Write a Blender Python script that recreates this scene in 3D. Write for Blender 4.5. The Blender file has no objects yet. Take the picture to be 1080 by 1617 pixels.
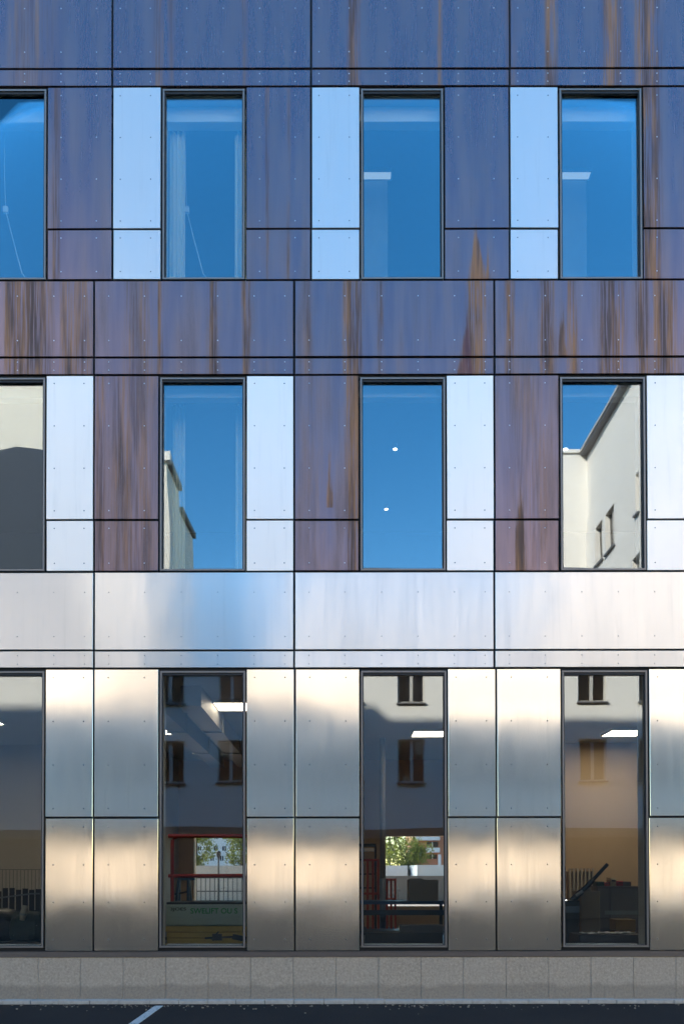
import bpy, math, random
from mathutils import Vector, Matrix
R = math.radians
rnd = random.Random(7)
sc = bpy.context.scene
COL = sc.collection

# ------------------------------------------------------------------ camera
D, F, PXM = 11.0, 11 * 126.0, 126.0          # metres to the facade, focal length in photo pixels
PITCH, ROLL = R(0.95), R(-0.075)
HOR, CX = 1385.0, 540.0
PCY = HOR - F * math.tan(PITCH)
CAMZ = (1584 - HOR) / PXM
cam = bpy.data.cameras.new('camera')
cam.sensor_fit = 'HORIZONTAL'; cam.sensor_width = 36.0
cam.lens = 36.0 * F / 1080.0
cam.shift_y = (PCY - 808.5) / 1080.0
cam.clip_end = 3000
camo = bpy.data.objects.new('camera', cam); COL.objects.link(camo)
camo.matrix_world = (Matrix.Translation((0, -D, CAMZ)) @ Matrix.Rotation(R(90) + PITCH, 4, 'X')
                     @ Matrix.Rotation(ROLL, 4, 'Z'))
sc.camera = camo

# ------------------------------------------------------------------ sky and sun (sun stands behind the building, to the left)
SUN_EL, SUN_AZ = 30.3, 40.0                  # azimuth measured from +y towards -x
w = bpy.data.worlds.new('World'); sc.world = w; w.use_nodes = True
nt = w.node_tree; nt.nodes.clear()
sky = nt.nodes.new('ShaderNodeTexSky'); sky.sky_type = 'NISHITA'; sky.sun_disc = False
sky.sun_elevation = R(SUN_EL); sky.sun_rotation = R(-SUN_AZ)
sky.air_density = 1.0; sky.dust_density = 0.3; sky.ozone_density = 0.8
bg = nt.nodes.new('ShaderNodeBackground'); bg.inputs[1].default_value = 0.112
wo = nt.nodes.new('ShaderNodeOutputWorld')
hs_ = nt.nodes.new('ShaderNodeHueSaturation'); hs_.inputs['Saturation'].default_value = 1.46
nt.links.new(sky.outputs[0], hs_.inputs['Color']); nt.links.new(hs_.outputs[0], bg.inputs[0]); nt.links.new(bg.outputs[0], wo.inputs[0])
sl = bpy.data.lights.new('sun', 'SUN'); sl.energy = 2.4; sl.angle = R(0.53); sl.color = (1, .905, .80)
so = bpy.data.objects.new('sun', sl); COL.objects.link(so)
sdir = Vector((-math.sin(R(SUN_AZ)) * math.cos(R(SUN_EL)), math.cos(R(SUN_AZ)) * math.cos(R(SUN_EL)), math.sin(R(SUN_EL))))
so.rotation_euler = sdir.to_track_quat('Z', 'Y').to_euler(); so.location = sdir * 60
sc.view_settings.view_transform = 'Standard'; sc.view_settings.look = 'None'
sc.view_settings.exposure = 2.55; sc.view_settings.gamma = 1.0
sc.cycles.use_denoising = True
sc.cycles.max_bounces = 10; sc.cycles.transparent_max_bounces = 16
sc.cycles.caustics_refractive = False; sc.cycles.caustics_reflective = False
sc.cycles.sample_clamp_indirect = 6.0

# ------------------------------------------------------------------ pixel -> place
def ray(px, py):
    u = (px - CX) / F; v = -(py - PCY) / F
    c, s = math.cos(ROLL), math.sin(ROLL)
    u, v = c * u - s * v, s * u + c * v
    y = math.cos(PITCH) - v * math.sin(PITCH); z = math.sin(PITCH) + v * math.cos(PITCH)
    return u / y, z / y
def W(px, py):                                # on the facade plane y = 0
    a, b = ray(px, py)
    return a * D, CAMZ + b * D
def at(px, py, s):                            # s metres of optical depth from the camera (straight or mirrored)
    a, b = ray(px, py)
    return a * s, CAMZ + b * s
def ZP(py, px=540): return W(px, py)[1]

# ------------------------------------------------------------------ mesh helpers
class MB:
    def __init__(s): s.v, s.f, s.m = [], [], []
    def quad(s, pts, mi=0):
        n = len(s.v); s.v += [tuple(p) for p in pts]; s.f.append(tuple(range(n, n + len(pts)))); s.m.append(mi)
    def box(s, x0, x1, y0, y1, z0, z1, mi=0, rot=None, org=None):
        P = [(x0,y0,z0),(x1,y0,z0),(x1,y1,z0),(x0,y1,z0),(x0,y0,z1),(x1,y0,z1),(x1,y1,z1),(x0,y1,z1)]
        if rot is not None:
            o = Vector(org or ((x0+x1)/2,(y0+y1)/2,(z0+z1)/2)); P = [tuple(rot @ (Vector(p) - o) + o) for p in P]
        n = len(s.v); s.v += P
        for q in ((0,3,2,1),(4,5,6,7),(0,1,5,4),(1,2,6,5),(2,3,7,6),(3,0,4,7)):
            s.f.append(tuple(n + i for i in q)); s.m.append(mi)
        return s
    def chamfer(s, x0, x1, y0, y1, z0, z1, c, mi=0):   # panel whose front (y0) edges are chamfered
        n = len(s.v)
        s.v += [(x0,y1,z0),(x1,y1,z0),(x1,y1,z1),(x0,y1,z1),(x0,y0+c,z0),(x1,y0+c,z0),(x1,y0+c,z1),(x0,y0+c,z1),
                (x0+c,y0,z0+c),(x1-c,y0,z0+c),(x1-c,y0,z1-c),(x0+c,y0,z1-c)]
        for q in ((8,9,10,11),(4,5,9,8),(5,6,10,9),(6,7,11,10),(7,4,8,11),(0,1,5,4),(1,2,6,5),(2,3,7,6),(3,0,4,7),(3,2,1,0)):
            s.f.append(tuple(n + i for i in q)); s.m.append(mi)
        return s
    def tube(s, pts, r, seg=8, mi=0, cap=True):
        pts = [Vector(p) for p in pts]; rings = []
        for i, p in enumerate(pts):
            d = (pts[min(i+1, len(pts)-1)] - pts[max(i-1, 0)]).normalized()
            a = d.cross(Vector((0, 0, 1)) if abs(d.z) < .9 else Vector((1, 0, 0))).normalized(); b = d.cross(a)
            rr = r[i] if isinstance(r, (list, tuple)) else r
            n = len(s.v); rings.append(n)
            for k in range(seg):
                t = 2 * math.pi * k / seg; s.v.append(tuple(p + (a * math.cos(t) + b * math.sin(t)) * rr))
        for i in range(len(rings) - 1):
            for k in range(seg):
                s.f.append((rings[i]+k, rings[i]+(k+1) % seg, rings[i+1]+(k+1) % seg, rings[i+1]+k)); s.m.append(mi)
        if cap:
            s.f.append(tuple(rings[0] + k for k in reversed(range(seg)))); s.m.append(mi)
            s.f.append(tuple(rings[-1] + k for k in range(seg))); s.m.append(mi)
        return s
    def dome(s, x, y, z, r, h, seg=8):        # rivet head facing -y
        n = len(s.v)
        for rr, hh in ((r, 0.0), (r * .8, h * .65)):
            for k in range(seg):
                t = 2 * math.pi * k / seg; s.v.append((x + rr * math.cos(t), y - hh, z + rr * math.sin(t)))
        s.v.append((x, y - h, z))
        for k in range(seg):
            k2 = (k + 1) % seg
            s.f.append((n + k, n + k2, n + seg + k2, n + seg + k)); s.m.append(0)
            s.f.append((n + seg + k, n + seg + k2, n + 2 * seg)); s.m.append(0)
        return s
    def build(s, name, mats, parent=None, smooth=False, loc=None):
        me = bpy.data.meshes.new(name)
        vs = s.v if loc is None else [(a - loc[0], b - loc[1], c - loc[2]) for a, b, c in s.v]
        me.from_pydata(vs, [], s.f)
        for m in (mats if isinstance(mats, (list, tuple)) else [mats]): me.materials.append(m)
        me.polygons.foreach_set('material_index', s.m)
        if smooth: me.polygons.foreach_set('use_smooth', [True] * len(s.f))
        me.update()
        o = bpy.data.objects.new(name, me); COL.objects.link(o)
        if loc is not None: o.location = loc
        if parent is not None:
            o.parent = parent
            if parent.type == 'EMPTY': o.matrix_parent_inverse = Matrix.Identity(4)
        return o
def tag(o, label=None, cat=None, group=None, kind=None):
    if label: o['label'] = label
    if cat: o['category'] = cat
    if group: o['group'] = group
    if kind: o['kind'] = kind
    return o
def empty(name, loc=(0, 0, 0), parent=None):
    o = bpy.data.objects.new(name, None); o.empty_display_size = .2; COL.objects.link(o); o.location = loc
    if parent is not None: o.parent = parent
    return o
def thing(name, label, cat, loc=(0, 0, 0), group=None): return tag(empty(name, loc), label, cat, group)

# ------------------------------------------------------------------ material helpers
class NT:
    def __init__(s, name):
        s.mat = bpy.data.materials.new(name); s.mat.use_nodes = True
        s.t = s.mat.node_tree; s.t.nodes.clear(); s.out = s.t.nodes.new('ShaderNodeOutputMaterial')
    def n(s, typ, **kw):
        nd = s.t.nodes.new('ShaderNode' + typ)
        for k, v in kw.items():
            if k in ('inp',):
                for kk, vv in v.items(): s.set(nd.inputs[kk], vv)
            else: setattr(nd, k, v)
        return nd
    def set(s, sock, v):
        if hasattr(v, 'is_output'): s.t.links.new(v, sock)
        else: sock.default_value = v
    def math(s, op, a, b=None, c=None, clamp=False):
        nd = s.n('Math', operation=op, use_clamp=clamp); s.set(nd.inputs[0], a)
        if b is not None: s.set(nd.inputs[1], b)
        if c is not None: s.set(nd.inputs[2], c)
        return nd.outputs[0]
    def mix(s, f, a, b, blend='MIX'):
        nd = s.n('Mix', data_type='RGBA', blend_type=blend); s.set(nd.inputs[0], f)
        s.set(nd.inputs[6], a if hasattr(a, 'is_output') else (*a, 1)); s.set(nd.inputs[7], b if hasattr(b, 'is_output') else (*b, 1))
        return nd.outputs[2]
    def step(s, v, lo, hi):
        nd = s.n('MapRange', interpolation_type='SMOOTHSTEP'); s.set(nd.inputs[0], v); s.set(nd.inputs[1], lo); s.set(nd.inputs[2], hi)
        return nd.outputs[0]
    def pos(s):
        return s.n('NewGeometry').outputs['Position']
    def noise(s, vec, scale, detail=3, rough=.55, sx=1, sy=1, sz=1, dist=0.0, off=(0, 0, 0)):
        mp = s.n('Mapping'); s.set(mp.inputs[0], vec); mp.inputs[3].default_value = (sx, sy, sz); mp.inputs[1].default_value = off
        nd = s.n('TexNoise'); s.set(nd.inputs['Vector'], mp.outputs[0]); nd.inputs['Scale'].default_value = scale
        nd.inputs['Detail'].default_value = detail; nd.inputs['Roughness'].default_value = rough; nd.inputs['Distortion'].default_value = dist
        return nd.outputs[0]
    def bump(s, h, strength, dist, normal=None):
        b = s.n('Bump'); s.set(b.inputs['Height'], h); b.inputs['Strength'].default_value = strength; b.inputs['Distance'].default_value = dist
        if normal is not None: s.set(b.inputs['Normal'], normal)
        return b.outputs[0]
    def pbr(s, col, rough=.5, metal=0.0, normal=None, **kw):
        p = s.n('BsdfPrincipled'); s.set(p.inputs['Base Color'], col if hasattr(col, 'is_output') else (*col, 1))
        s.set(p.inputs['Roughness'], rough); s.set(p.inputs['Metallic'], metal)
        if normal is not None: s.set(p.inputs['Normal'], normal)
        for k, v in kw.items(): s.set(p.inputs[k.replace('_', ' ')], v)
        return p.outputs[0]
    def end(s, sh): s.t.links.new(sh, s.out.inputs[0]); return s.mat
def plain(name, col, rough=.6, metal=0.0, var=.12, scale=6.0, bump=0.0):
    t = NT(name); n = t.noise(t.n('TexCoord').outputs['Object'], scale, 4)
    c = t.mix(n, [x * (1 - var) for x in col], [min(1, x * (1 + var)) for x in col])
    nm = t.bump(n, .4, bump) if bump else None
    return t.end(t.pbr(c, rough, metal, nm))
def emit(name, col, st):
    t = NT(name); e = t.n('Emission'); e.inputs[0].default_value = (*col, 1); e.inputs[1].default_value = st
    return t.end(e.outputs[0])

# stainless steel sheet, warm, satin
def steel(name, col, rough, wav, broad=0.0, dcol=None, grain=None):
    t = NT(name); p = t.pos()
    oi = t.n('ObjectInfo').outputs['Random']
    comb = t.n('CombineXYZ'); t.set(comb.inputs[1], t.math('MULTIPLY', oi, 9.0))
    add = t.n('VectorMath', operation='ADD'); t.set(add.inputs[0], p); t.set(add.inputs[1], comb.outputs[0])
    pv = add.outputs[0]
    low = t.noise(pv, 1.0, 1, .4, 1.7, 1, 1.1)
    fine = t.noise(pv, 1.0, 2, .5, 5, 1, 90)
    nm = t.bump(low, 1.0, wav)
    nm = t.bump(fine, .05, .0006, nm)
    cl = t.noise(pv, 2.2, 3, .5, 1, 1, .5)
    c = t.mix(cl, [x * .97 for x in col], [min(1, x * 1.03) for x in col])
    drip = t.noise(pv, 1.0, 3, .6, 16, 1, .9)
    ro = t.math('MULTIPLY_ADD', t.math('SUBTRACT', drip, .5), .09, rough)
    c = t.mix(t.math('MULTIPLY', t.step(drip, .55, .8), .22), c, [x * .72 for x in col])
    kw = {}
    if grain:                                  # light spreads across the brushing direction
        tv = t.n('CombineXYZ'); tv.inputs[0].default_value, tv.inputs[2].default_value = grain; kw = dict(Anisotropic=.93, Tangent=tv.outputs[0])
    m = t.pbr(c, ro, 1.0, nm, **kw)
    if broad:
        b = t.pbr(t.mix(t.math('MULTIPLY', t.step(drip, .5, .85), .18), dcol, [x * .6 for x in dcol]), .55, 0.0, None)
        mx = t.n('MixShader'); mx.inputs[0].default_value = broad
        t.t.links.new(m, mx.inputs[1]); t.t.links.new(b, mx.inputs[2]); m = mx.outputs[0]
    return t.end(m)
M = {}
M['steel'] = steel('brushed_steel_upright', (.88, .785, .66), .17, .005, .07, (.85, .72, .58), (1, 0))
M['steel_band'] = steel('brushed_steel_lengthwise', (.70, .65, .59), .22, .007, .34, (.85, .77, .67), (0, 1))
M['white_panel'] = steel('reflection_whitened_steel', (.98, .87, .76), .46, .008, .45, (.95, .81, .665))  # whiter, warmer than pale: the sunlit wall's reflection put into the base colour
M['pale'] = steel('pale_steel', (.70, .65, .59), .38, .008, .35, (.66, .59, .52))

# oxidised panel: violet sheen with rust runs. Run positions along the wall are those seen on the wall; the mid band's ends also carry a tan reflection.
def ramp(t, fac, stops):
    r = t.n('ValToRGB'); e = r.color_ramp.elements
    stops = sorted(stops)
    e[0].position = stops[0][0]; e[0].color = (stops[0][1],) * 3 + (1,)
    e[1].position = stops[-1][0]; e[1].color = (stops[-1][1],) * 3 + (1,)
    for p, v in stops[1:-1]:
        q = e.new(p); q.color = (v, v, v, 1)
    t.set(r.inputs[0], fac)
    return r.outputs[0]
def runs(lst, base=0.0):                       # (px, width px, strength) -> ramp stops over px 0..1080
    st = [(0.0, base)]; last = 0.0
    for px, wd, s_ in sorted(lst):
        for q, v in ((px - wd * .75, base), (px - wd * .3, s_), (px + wd * .3, s_ * .92), (px + wd * .75, base)):
            q = max(last + .0004, q / 1080.0); st.append((min(q, .9995), v)); last = q
    st.append((1.0, base)); return st[:31]
def oxide():
    t = NT('oxidised_panel'); p = t.pos()
    sx = t.n('SeparateXYZ'); t.set(sx.inputs[0], p); x, z = sx.outputs[0], sx.outputs[2]
    wob = t.noise(p, 1.0, 4, .6, 14, 1, 1.6)
    xw = t.math('ADD', x, t.math('MULTIPLY', t.math('SUBTRACT', wob, .5), .05))
    u = t.math('MULTIPLY_ADD', xw, PXM / 1080.0, .5)
    top = ramp(t, u, runs([(248, 12, .55), (268, 8, .35), (385, 6, .5), (560, 16, .95), (698, 8, .6), (812, 12, .5), (877, 16, .95)]))
    top2 = ramp(t, u, runs([(40, 80, .32), (975, 26, .85), (1032, 36, .9)]))
    mid = ramp(t, u, runs([(30, 78, .85), (112, 56, .5), (215, 40, .3), (246, 14, .9), (336, 10, .85), (388, 10, .8), (486, 10, .3)]))  # left end: rust plus a tan reflection put into the colour
    mid2 = ramp(t, u, runs([(558, 24, .9), (603, 7, .45), (755, 24, 1.), (808, 11, .85), (868, 20, .75), (908, 16, .6), (972, 34, .75)]))
    mid3 = ramp(t, u, runs([(1020, 16, .75), (1055, 36, .65)]))  # right-end rust, strengthened to hold the tan reflection there
    r2 = ramp(t, u, runs([(157, 12, .5), (205, 70, .30), (246, 12, .7), (500, 30, .10), (560, 18, .95), (840, 60, .18), (876, 16, .5)]))
    r3 = ramp(t, u, runs([(84, 10, .6), (421, 3, .7), (457, 3, .6), (445, 3, .55), (1032, 32, 1.)]))
    def above(py): return t.math('GREATER_THAN', z, ZP(py))
    a135, a442, a592 = above(135.5), above(441.5), above(591.5)
    def sel(c, a, b): return t.math('ADD', t.math('MULTIPLY', a, c), t.math('MULTIPLY', b, t.math('SUBTRACT', 1.0, c)))
    mx = lambda a, b: t.math('MAXIMUM', a, b)
    # the runs weaken and gather along their height
    vary = t.noise(p, 1.0, 3, .6, 9, 1, .8, off=(3, 0, 1))
    s_ = sel(a135, mx(top, top2), sel(a442, r3, sel(a592, mx(mx(mid, mid2), mid3), r2)))
    drips = t.noise(p, 1.0, 4, .7, 42, 1, .6, off=(2, 0, 3))
    s_ = t.math('MULTIPLY', s_, t.step(vary, .2, .45))
    s_ = t.math('MULTIPLY', s_, t.math('MULTIPLY_ADD', t.step(drips, .42, .54), .9, .1))
    # runs that rise to a point: (px, foot py, tip py, half width px)
    red = None
    grain_f = t.noise(p, 1.0, 3, .6, 60, 1, 2.2, off=(1, 0, 0))
    for px, foot, tip, hw in ((822, 900, 765, 9), (753, 440, 352, 13), (889, 562, 492, 7), (737, 592, 496, 11), (770, 440, 392, 4), (521, 800, 726, 3), (726, 592, 566, 5)):
        xc, zf = W(px, foot); zt = W(px, tip)[1]
        k = t.math('DIVIDE', t.math('SUBTRACT', z, zf), zt - zf)
        half = t.math('MULTIPLY', t.math('SUBTRACT', 1.0, k), hw / PXM)
        dx = t.math('ABSOLUTE', t.math('SUBTRACT', t.math('ADD', x, t.math('MULTIPLY', t.math('SUBTRACT', wob, .5), .13)), xc))
        fl = t.math('MULTIPLY', t.step(t.math('SUBTRACT', half, dx), -.022, .03), t.math('GREATER_THAN', k, -.02))
        fl = t.math('MULTIPLY', fl, t.step(grain_f, .25, .5))
        if px in (737, 726): red = fl if red is None else mx(red, fl)
        s_ = mx(s_, t.math('MULTIPLY', fl, .82))
    low = t.math('SUBTRACT', 1.0, t.step(z, ZP(700), ZP(150)))          # more bloom towards the lower panels
    grain = t.noise(p, 1.0, 3, .7, 52, 1, 1.6)
    speck = t.noise(p, 1.0, 3, .6, 60, 1, 22)
    film = t.noise(p, 1.0, 3, .5, 5.5, 1, .55, off=(0, 0, 5))
    film2 = t.math('MULTIPLY', t.step(film, .42, .72), t.math('ADD', .25, t.math('MULTIPLY', low, .75)))
    rust = t.math('ADD', s_, t.math('MULTIPLY', t.math('SUBTRACT', grain, .5), t.math('ADD', t.math('MULTIPLY_ADD', low, .28, .18), t.math('MULTIPLY', s_, 1.3))))
    rust = t.math('ADD', rust, t.math('MULTIPLY', t.math('SUBTRACT', speck, .5), t.math('ADD', .05, t.math('MULTIPLY', film2, .34))))
    rust = t.math('ADD', t.math('ADD', rust, t.math('MULTIPLY', low, .17)), t.math('MULTIPLY', film2, .34))
    rust = t.step(t.math('ADD', rust, .06), -.28, 1.08)
    hue = t.noise(p, 1.0, 3, .6, 6, 1, .5, off=(7, 0, 2))
    sheen = t.mix(t.step(film, .3, .7), (.225, .163, .19), (.31, .208, .205))
    rc = t.mix(t.step(hue, .38, .62), (.10, .048, .03), (.36, .155, .055))
    rc = t.mix(t.step(grain, .35, .7), rc, t.mix(.35, rc, (.05, .035, .03)))
    rc = t.mix(t.step(s_, .0, .35), t.mix(t.step(hue, .4, .6), (.115, .07, .062), (.20, .115, .095)), rc)
    if red is not None: rc = t.mix(t.math('MULTIPLY', red, .6), rc, (.13, .04, .05))
    col = t.mix(rust, sheen, rc)
    nm = t.bump(t.noise(p, 1.0, 1, .4, 1.5, 1, 1.2), 1.0, .006)
    ro = t.math('ADD', .23, t.math('MULTIPLY', rust, .28))
    me = t.math('SUBTRACT', .86, t.math('MULTIPLY', rust, .62))
    return t.end(t.pbr(col, ro, me, nm))
M['oxide'] = oxide()
M['rivet'] = plain('rivet_steel', (.62, .61, .62), .32, 1.0)
M['rivet_dark'] = plain('screw_steel', (.20, .19, .185), .45, 1.0)
M['black'] = plain('black_membrane', (.010, .010, .011), .8)
M['alu'] = plain('grey_aluminium', (.22, .19, .165), .45, .5, .05)
M['gasket'] = plain('gasket_rubber', (.012, .012, .013), .6)
M['flash'] = plain('brown_flashing', (.17, .145, .13), .4, .7, .08)
M['plaster_in'] = plain('white_interior_paint', (.78, .79, .77), .7, 0, .03)
M['tan_in'] = plain('beige_interior_paint', (.60, .43, .27), .75, 0, .05)
M['greywall'] = plain('grey_interior_paint', (.52, .47, .41), .75, 0, .05)
M['darkwall'] = plain('dark_interior_paint', (.10, .11, .12), .8, 0, .05)
M['ceil'] = plain('ceiling_board', (.50, .49, .47), .8, 0, .04)
M['floor_in'] = plain('dark_floor_covering', (.09, .09, .10), .5, 0, .2)
def glass(name, r0, tint, gloss):
    t = NT(name); fr = t.n('Fresnel'); fr.inputs[0].default_value = 1.45
    f = t.math('ADD', r0, fr.outputs[0], clamp=True)
    tr = t.n('BsdfTransparent'); tr.inputs[0].default_value = (*tint, 1)
    gl = t.n('BsdfGlossy'); gl.inputs[0].default_value = (*gloss, 1); gl.inputs['Roughness'].default_value = 0.0
    nm = t.bump(t.noise(t.pos(), .55, 1, .4), 1.0, .0045); t.set(gl.inputs['Normal'], nm)
    mx = t.n('MixShader'); t.set(mx.inputs[0], f); t.t.links.new(tr.outputs[0], mx.inputs[1]); t.t.links.new(gl.outputs[0], mx.inputs[2])
    return t.end(mx.outputs[0])
M['glass_low'] = glass('ground_floor_glass', .095, (.93, .96, .945), (.90, .97, 1.0))
M['glass'] = glass('coated_glass', .097, (.93, .96, .945), (.92, .97, .98))
M['glass_far'] = glass('clear_glass', .06, (.9, .93, .92), (1, 1, 1))

# ------------------------------------------------------------------ setting: ground
t = NT('asphalt'); p = t.pos(); n1 = t.noise(p, 90, 3, .7); n2 = t.noise(p, .7, 4, .6)
c = t.mix(n2, (.024, .0175, .0145), (.044, .034, .028)); c = t.mix(t.math('MULTIPLY', t.step(n1, .62, .72), .5), c, (.16, .155, .15))
M['asphalt'] = t.end(t.pbr(c, .92, 0, t.bump(n1, .6, .006), Specular_IOR_Level=.1))
g = MB(); g.quad([(-700, -700, 0), (700, -700, 0), (700, 700, 0), (-700, 700, 0)])
tag(g.build('street', M['asphalt']), 'dark asphalt street surface in front of the building', kind='structure')
t = NT('road_paint'); n1 = t.noise(t.pos(), 38, 4, .7); n2 = t.noise(t.pos(), 6, 3, .6)
M['paint'] = t.end(t.pbr(t.mix(t.step(t.math('ADD', n1, t.math('MULTIPLY', n2, .5)), .82, .92), (.60, .53, .45), (.06, .05, .042)), .8))
lx = at(258, 1600, D)[0]
g = MB(); g.box(lx - .05, lx + .05, -5.2, -.26, .0, .005)
tag(g.build('parking_line', M['paint']), 'white painted parking bay line on the asphalt', kind='structure')
M['kerb'] = plain('pale_kerb_granite', (.42, .36, .30), .8, 0, .3, 18, .004)
kerb = tag(empty('kerb'), 'row of pale granite kerb stones along the plinth', kind='structure')
xk = -14.0; i = 0
while xk < 14:
    ln = .365 + rnd.uniform(-.02, .02)
    b = MB(); b.chamfer(xk + .003, xk + ln - .003, -.125 + rnd.uniform(-.003, .003), -.004, 0.0, .05 + rnd.uniform(-.004, .003), .006)
    b.build('kerb_stone', M['kerb'], kerb); xk += ln
b = MB(); r_ = random.Random(3)
for i in range(420):
    x, y, q = r_.uniform(-9, 9), -.13 - abs(r_.gauss(0, .22)), r_.uniform(.003, .011)
    b.box(x - q, x + q, y - q * .8, y + q * .8, 0, q * 1.2, rot=Matrix.Rotation(r_.uniform(0, 3), 3, 'Z'))
tag(b.build('gutter_grit', plain('grit', (.24, .19, .14), .9, 0, .5, 9)), 'loose grit lying on the asphalt along the kerb', kind='stuff')
M['sand'] = plain('pale_court_gravel', (.54, .465, .365), .9, 0, .12, 2.0)
g = MB(); g.quad([(-95, -140, .004), (95, -140, .004), (95, -46, .004), (-95, -46, .004)])
tag(g.build('courtyard_ground', M['sand']), 'pale gravel court beyond the opposite building', kind='structure')
M['paving'] = plain('pink_paving', (.47, .34, .26), .85, 0, .12, 1.5)
g = MB(); g.quad([(-60, 9.3, .004), (60, 9.3, .004), (60, 100, .004), (-60, 100, .004)])
tag(g.build('plaza_paving', M['paving']), 'pinkish paving behind the building', kind='structure')

# ------------------------------------------------------------------ the clad building
B = thing('office_building', 'three storeys of steel and rust-streaked violet metal panels over a granite plinth', 'building')
WT = .42                                       # wall thickness
XL, XR = W(-480, 800)[0], W(1560, 800)[0]
def panel(x0, x1, y0, y1, mat, rx, ry, label, riv='rivet'):
    """panel between photo pixels x0..x1, y0..y1; rx, ry rivet positions"""
    ym = (y0 + y1) / 2
    jit = lambda: rnd.uniform(-.002, .002)
    X0, X1 = W(x0, ym)[0] + jit(), W(x1, ym)[0] + jit(); Z0, Z1 = ZP(y1, 540) + jit(), ZP(y0, 540) + jit()
    dy = rnd.uniform(-.0015, .0015)
    b = MB(); b.chamfer(X0, X1, dy, .026, Z0, Z1, .0025)
    ta, tb = rnd.uniform(-.0022, .0022), rnd.uniform(-.0022, .0022)
    for i in range(4, 12):
        v = b.v[i]; b.v[i] = (v[0], v[1] + ta * (1 if v[0] > (X0 + X1) / 2 else -1) + tb * (1 if v[2] > (Z0 + Z1) / 2 else -1) - .002, v[2])
    lo = ((X0 + X1) / 2, 0, (Z0 + Z1) / 2)
    fy = lambda x, z: dy - .002 + ta * (2 * (x - X0) / (X1 - X0) - 1) + tb * (2 * (z - Z0) / (Z1 - Z0) - 1)
    o = b.build('cladding_panel', M[mat], B, loc=lo); o['label'] = label
    if rx:
        r = MB()
        for a in rx:
            for c in ry:
                q = W(a, c); r.dome(q[0], fy(q[0], ZP(c, 540)) + .0012, ZP(c, 540), .0088, .007)
        ro = r.build('rivets', M[riv], o, smooth=True); ro['kind'] = 'stuff'
        for v in ro.data.vertices: v.co -= Vector(lo)
OX = 'rust-streaked violet blue metal panel'; ST = 'satin stainless steel panel'; PA = 'pale smooth steel panel'
N0, N1 = -1, 4                                  # modules built, one beyond the frame on each side
# band T
for k in range(-2, 4):
    x0 = 177.5 + 313.6 * k
    rx = [x0 + q for q in (12.5, 60, 117.5, 175, 232.5, 288.5)]
    panel(x0 + 1.6, x0 + 312, -13, 106, 'oxide', rx, (12, 81), OX)
    panel(x0 + 1.6, x0 + 312, 109.3, 134, 'oxide', rx, (115.5, 128), OX)
WIN = []
def window(x0, x1, y0, y1, row, k):
    ym = (y0 + y1) / 2; X0, X1 = W(x0, ym)[0], W(x1, ym)[0]; Z0, Z1 = ZP(y1), ZP(y0)
    e = empty('window', ((X0 + X1) / 2, 0, Z0), B)
    o = Vector(e.location)
    def put(b, name, mat):
        ob = b.build(name, mat, e)
        for v in ob.data.vertices: v.co -= o
        return ob
    fw, g_ = .021, .011
    a0, a1, c0, c1 = X0 + g_, X1 - g_, Z0 + .004, Z1 - .016
    b = MB()
    b.box(a0, a0 + fw, -.004, .075, c0, c1); b.box(a1 - fw, a1, -.004, .075, c0, c1)
    b.box(a0 + fw, a1 - fw, -.002, .075, c1 - fw, c1); b.box(a0 + fw, a1 - fw, -.002, .075, c0, c0 + fw)
    put(b, 'frame', M['alu'])
    b = MB(); q = .012
    b.box(a0 + fw, a0 + fw + q, .012, .05, c0 + fw, c1 - fw); b.box(a1 - fw - q, a1 - fw, .012, .05, c0 + fw, c1 - fw)
    b.box(a0 + fw + q, a1 - fw - q, .012, .05, c1 - fw - .03, c1 - fw); b.box(a0 + fw + q, a1 - fw - q, .012, .05, c0 + fw, c0 + fw + .006)
    put(b, 'gasket', M['gasket'])
    b = MB(); b.box(a0 + fw + .002, a1 - fw - .002, .050, .058, c0 + fw + .002, c1 - fw - .002)
    ta, tb = rnd.uniform(-.0016, .0016), rnd.uniform(-.0012, .0012)
    b.v = [(x, y + ta * (x - o.x) + tb * (z - (c0 + c1) / 2), z) for x, y, z in b.v]; put(b, 'pane', M['glass_low' if row == 1 else 'glass'])
    b = MB(); b.box(a0 + .01, a1 - .01, .40, .50, c0 - .02, c0 + .012); put(b, 'window_board', M['plaster_in'])
    if row > 1:
        zb_ = at(540, {3: 191, 2: 627}[row], D + .26)[1]; b = MB(); b.chamfer(X0 + .003, X1 - .003, .26, .40, zb_, Z1 - .012, .004); put(b, 'blind_cassette', M['plaster_in'])
    WIN.append((row, X0, X1, Z0, Z1)); return e
# row 3
for k in range(-1, 5):
    o = 313.6 * (k - 1)
    panel(179.2 + o, 253.5 + o, 137.2, 359.3, 'pale', (190 + o, 238 + o), (150, 216, 282, 348), PA, 'rivet_dark')
    panel(179.2 + o, 253.5 + o, 362.5, 440, 'pale', (190 + o, 238 + o), (375, 428), PA, 'rivet_dark')
    window(255.5 + o, 387.5 + o, 137.5, 440.5, 3, k)
    panel(389.3 + o, 489.6 + o, 137.2, 359.3, 'oxide', (410 + o, 466 + o), (150, 216, 282, 348), OX)
    panel(389.3 + o, 489.6 + o, 362.5, 440, 'oxide', (410 + o, 466 + o), (375, 428), OX)
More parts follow.
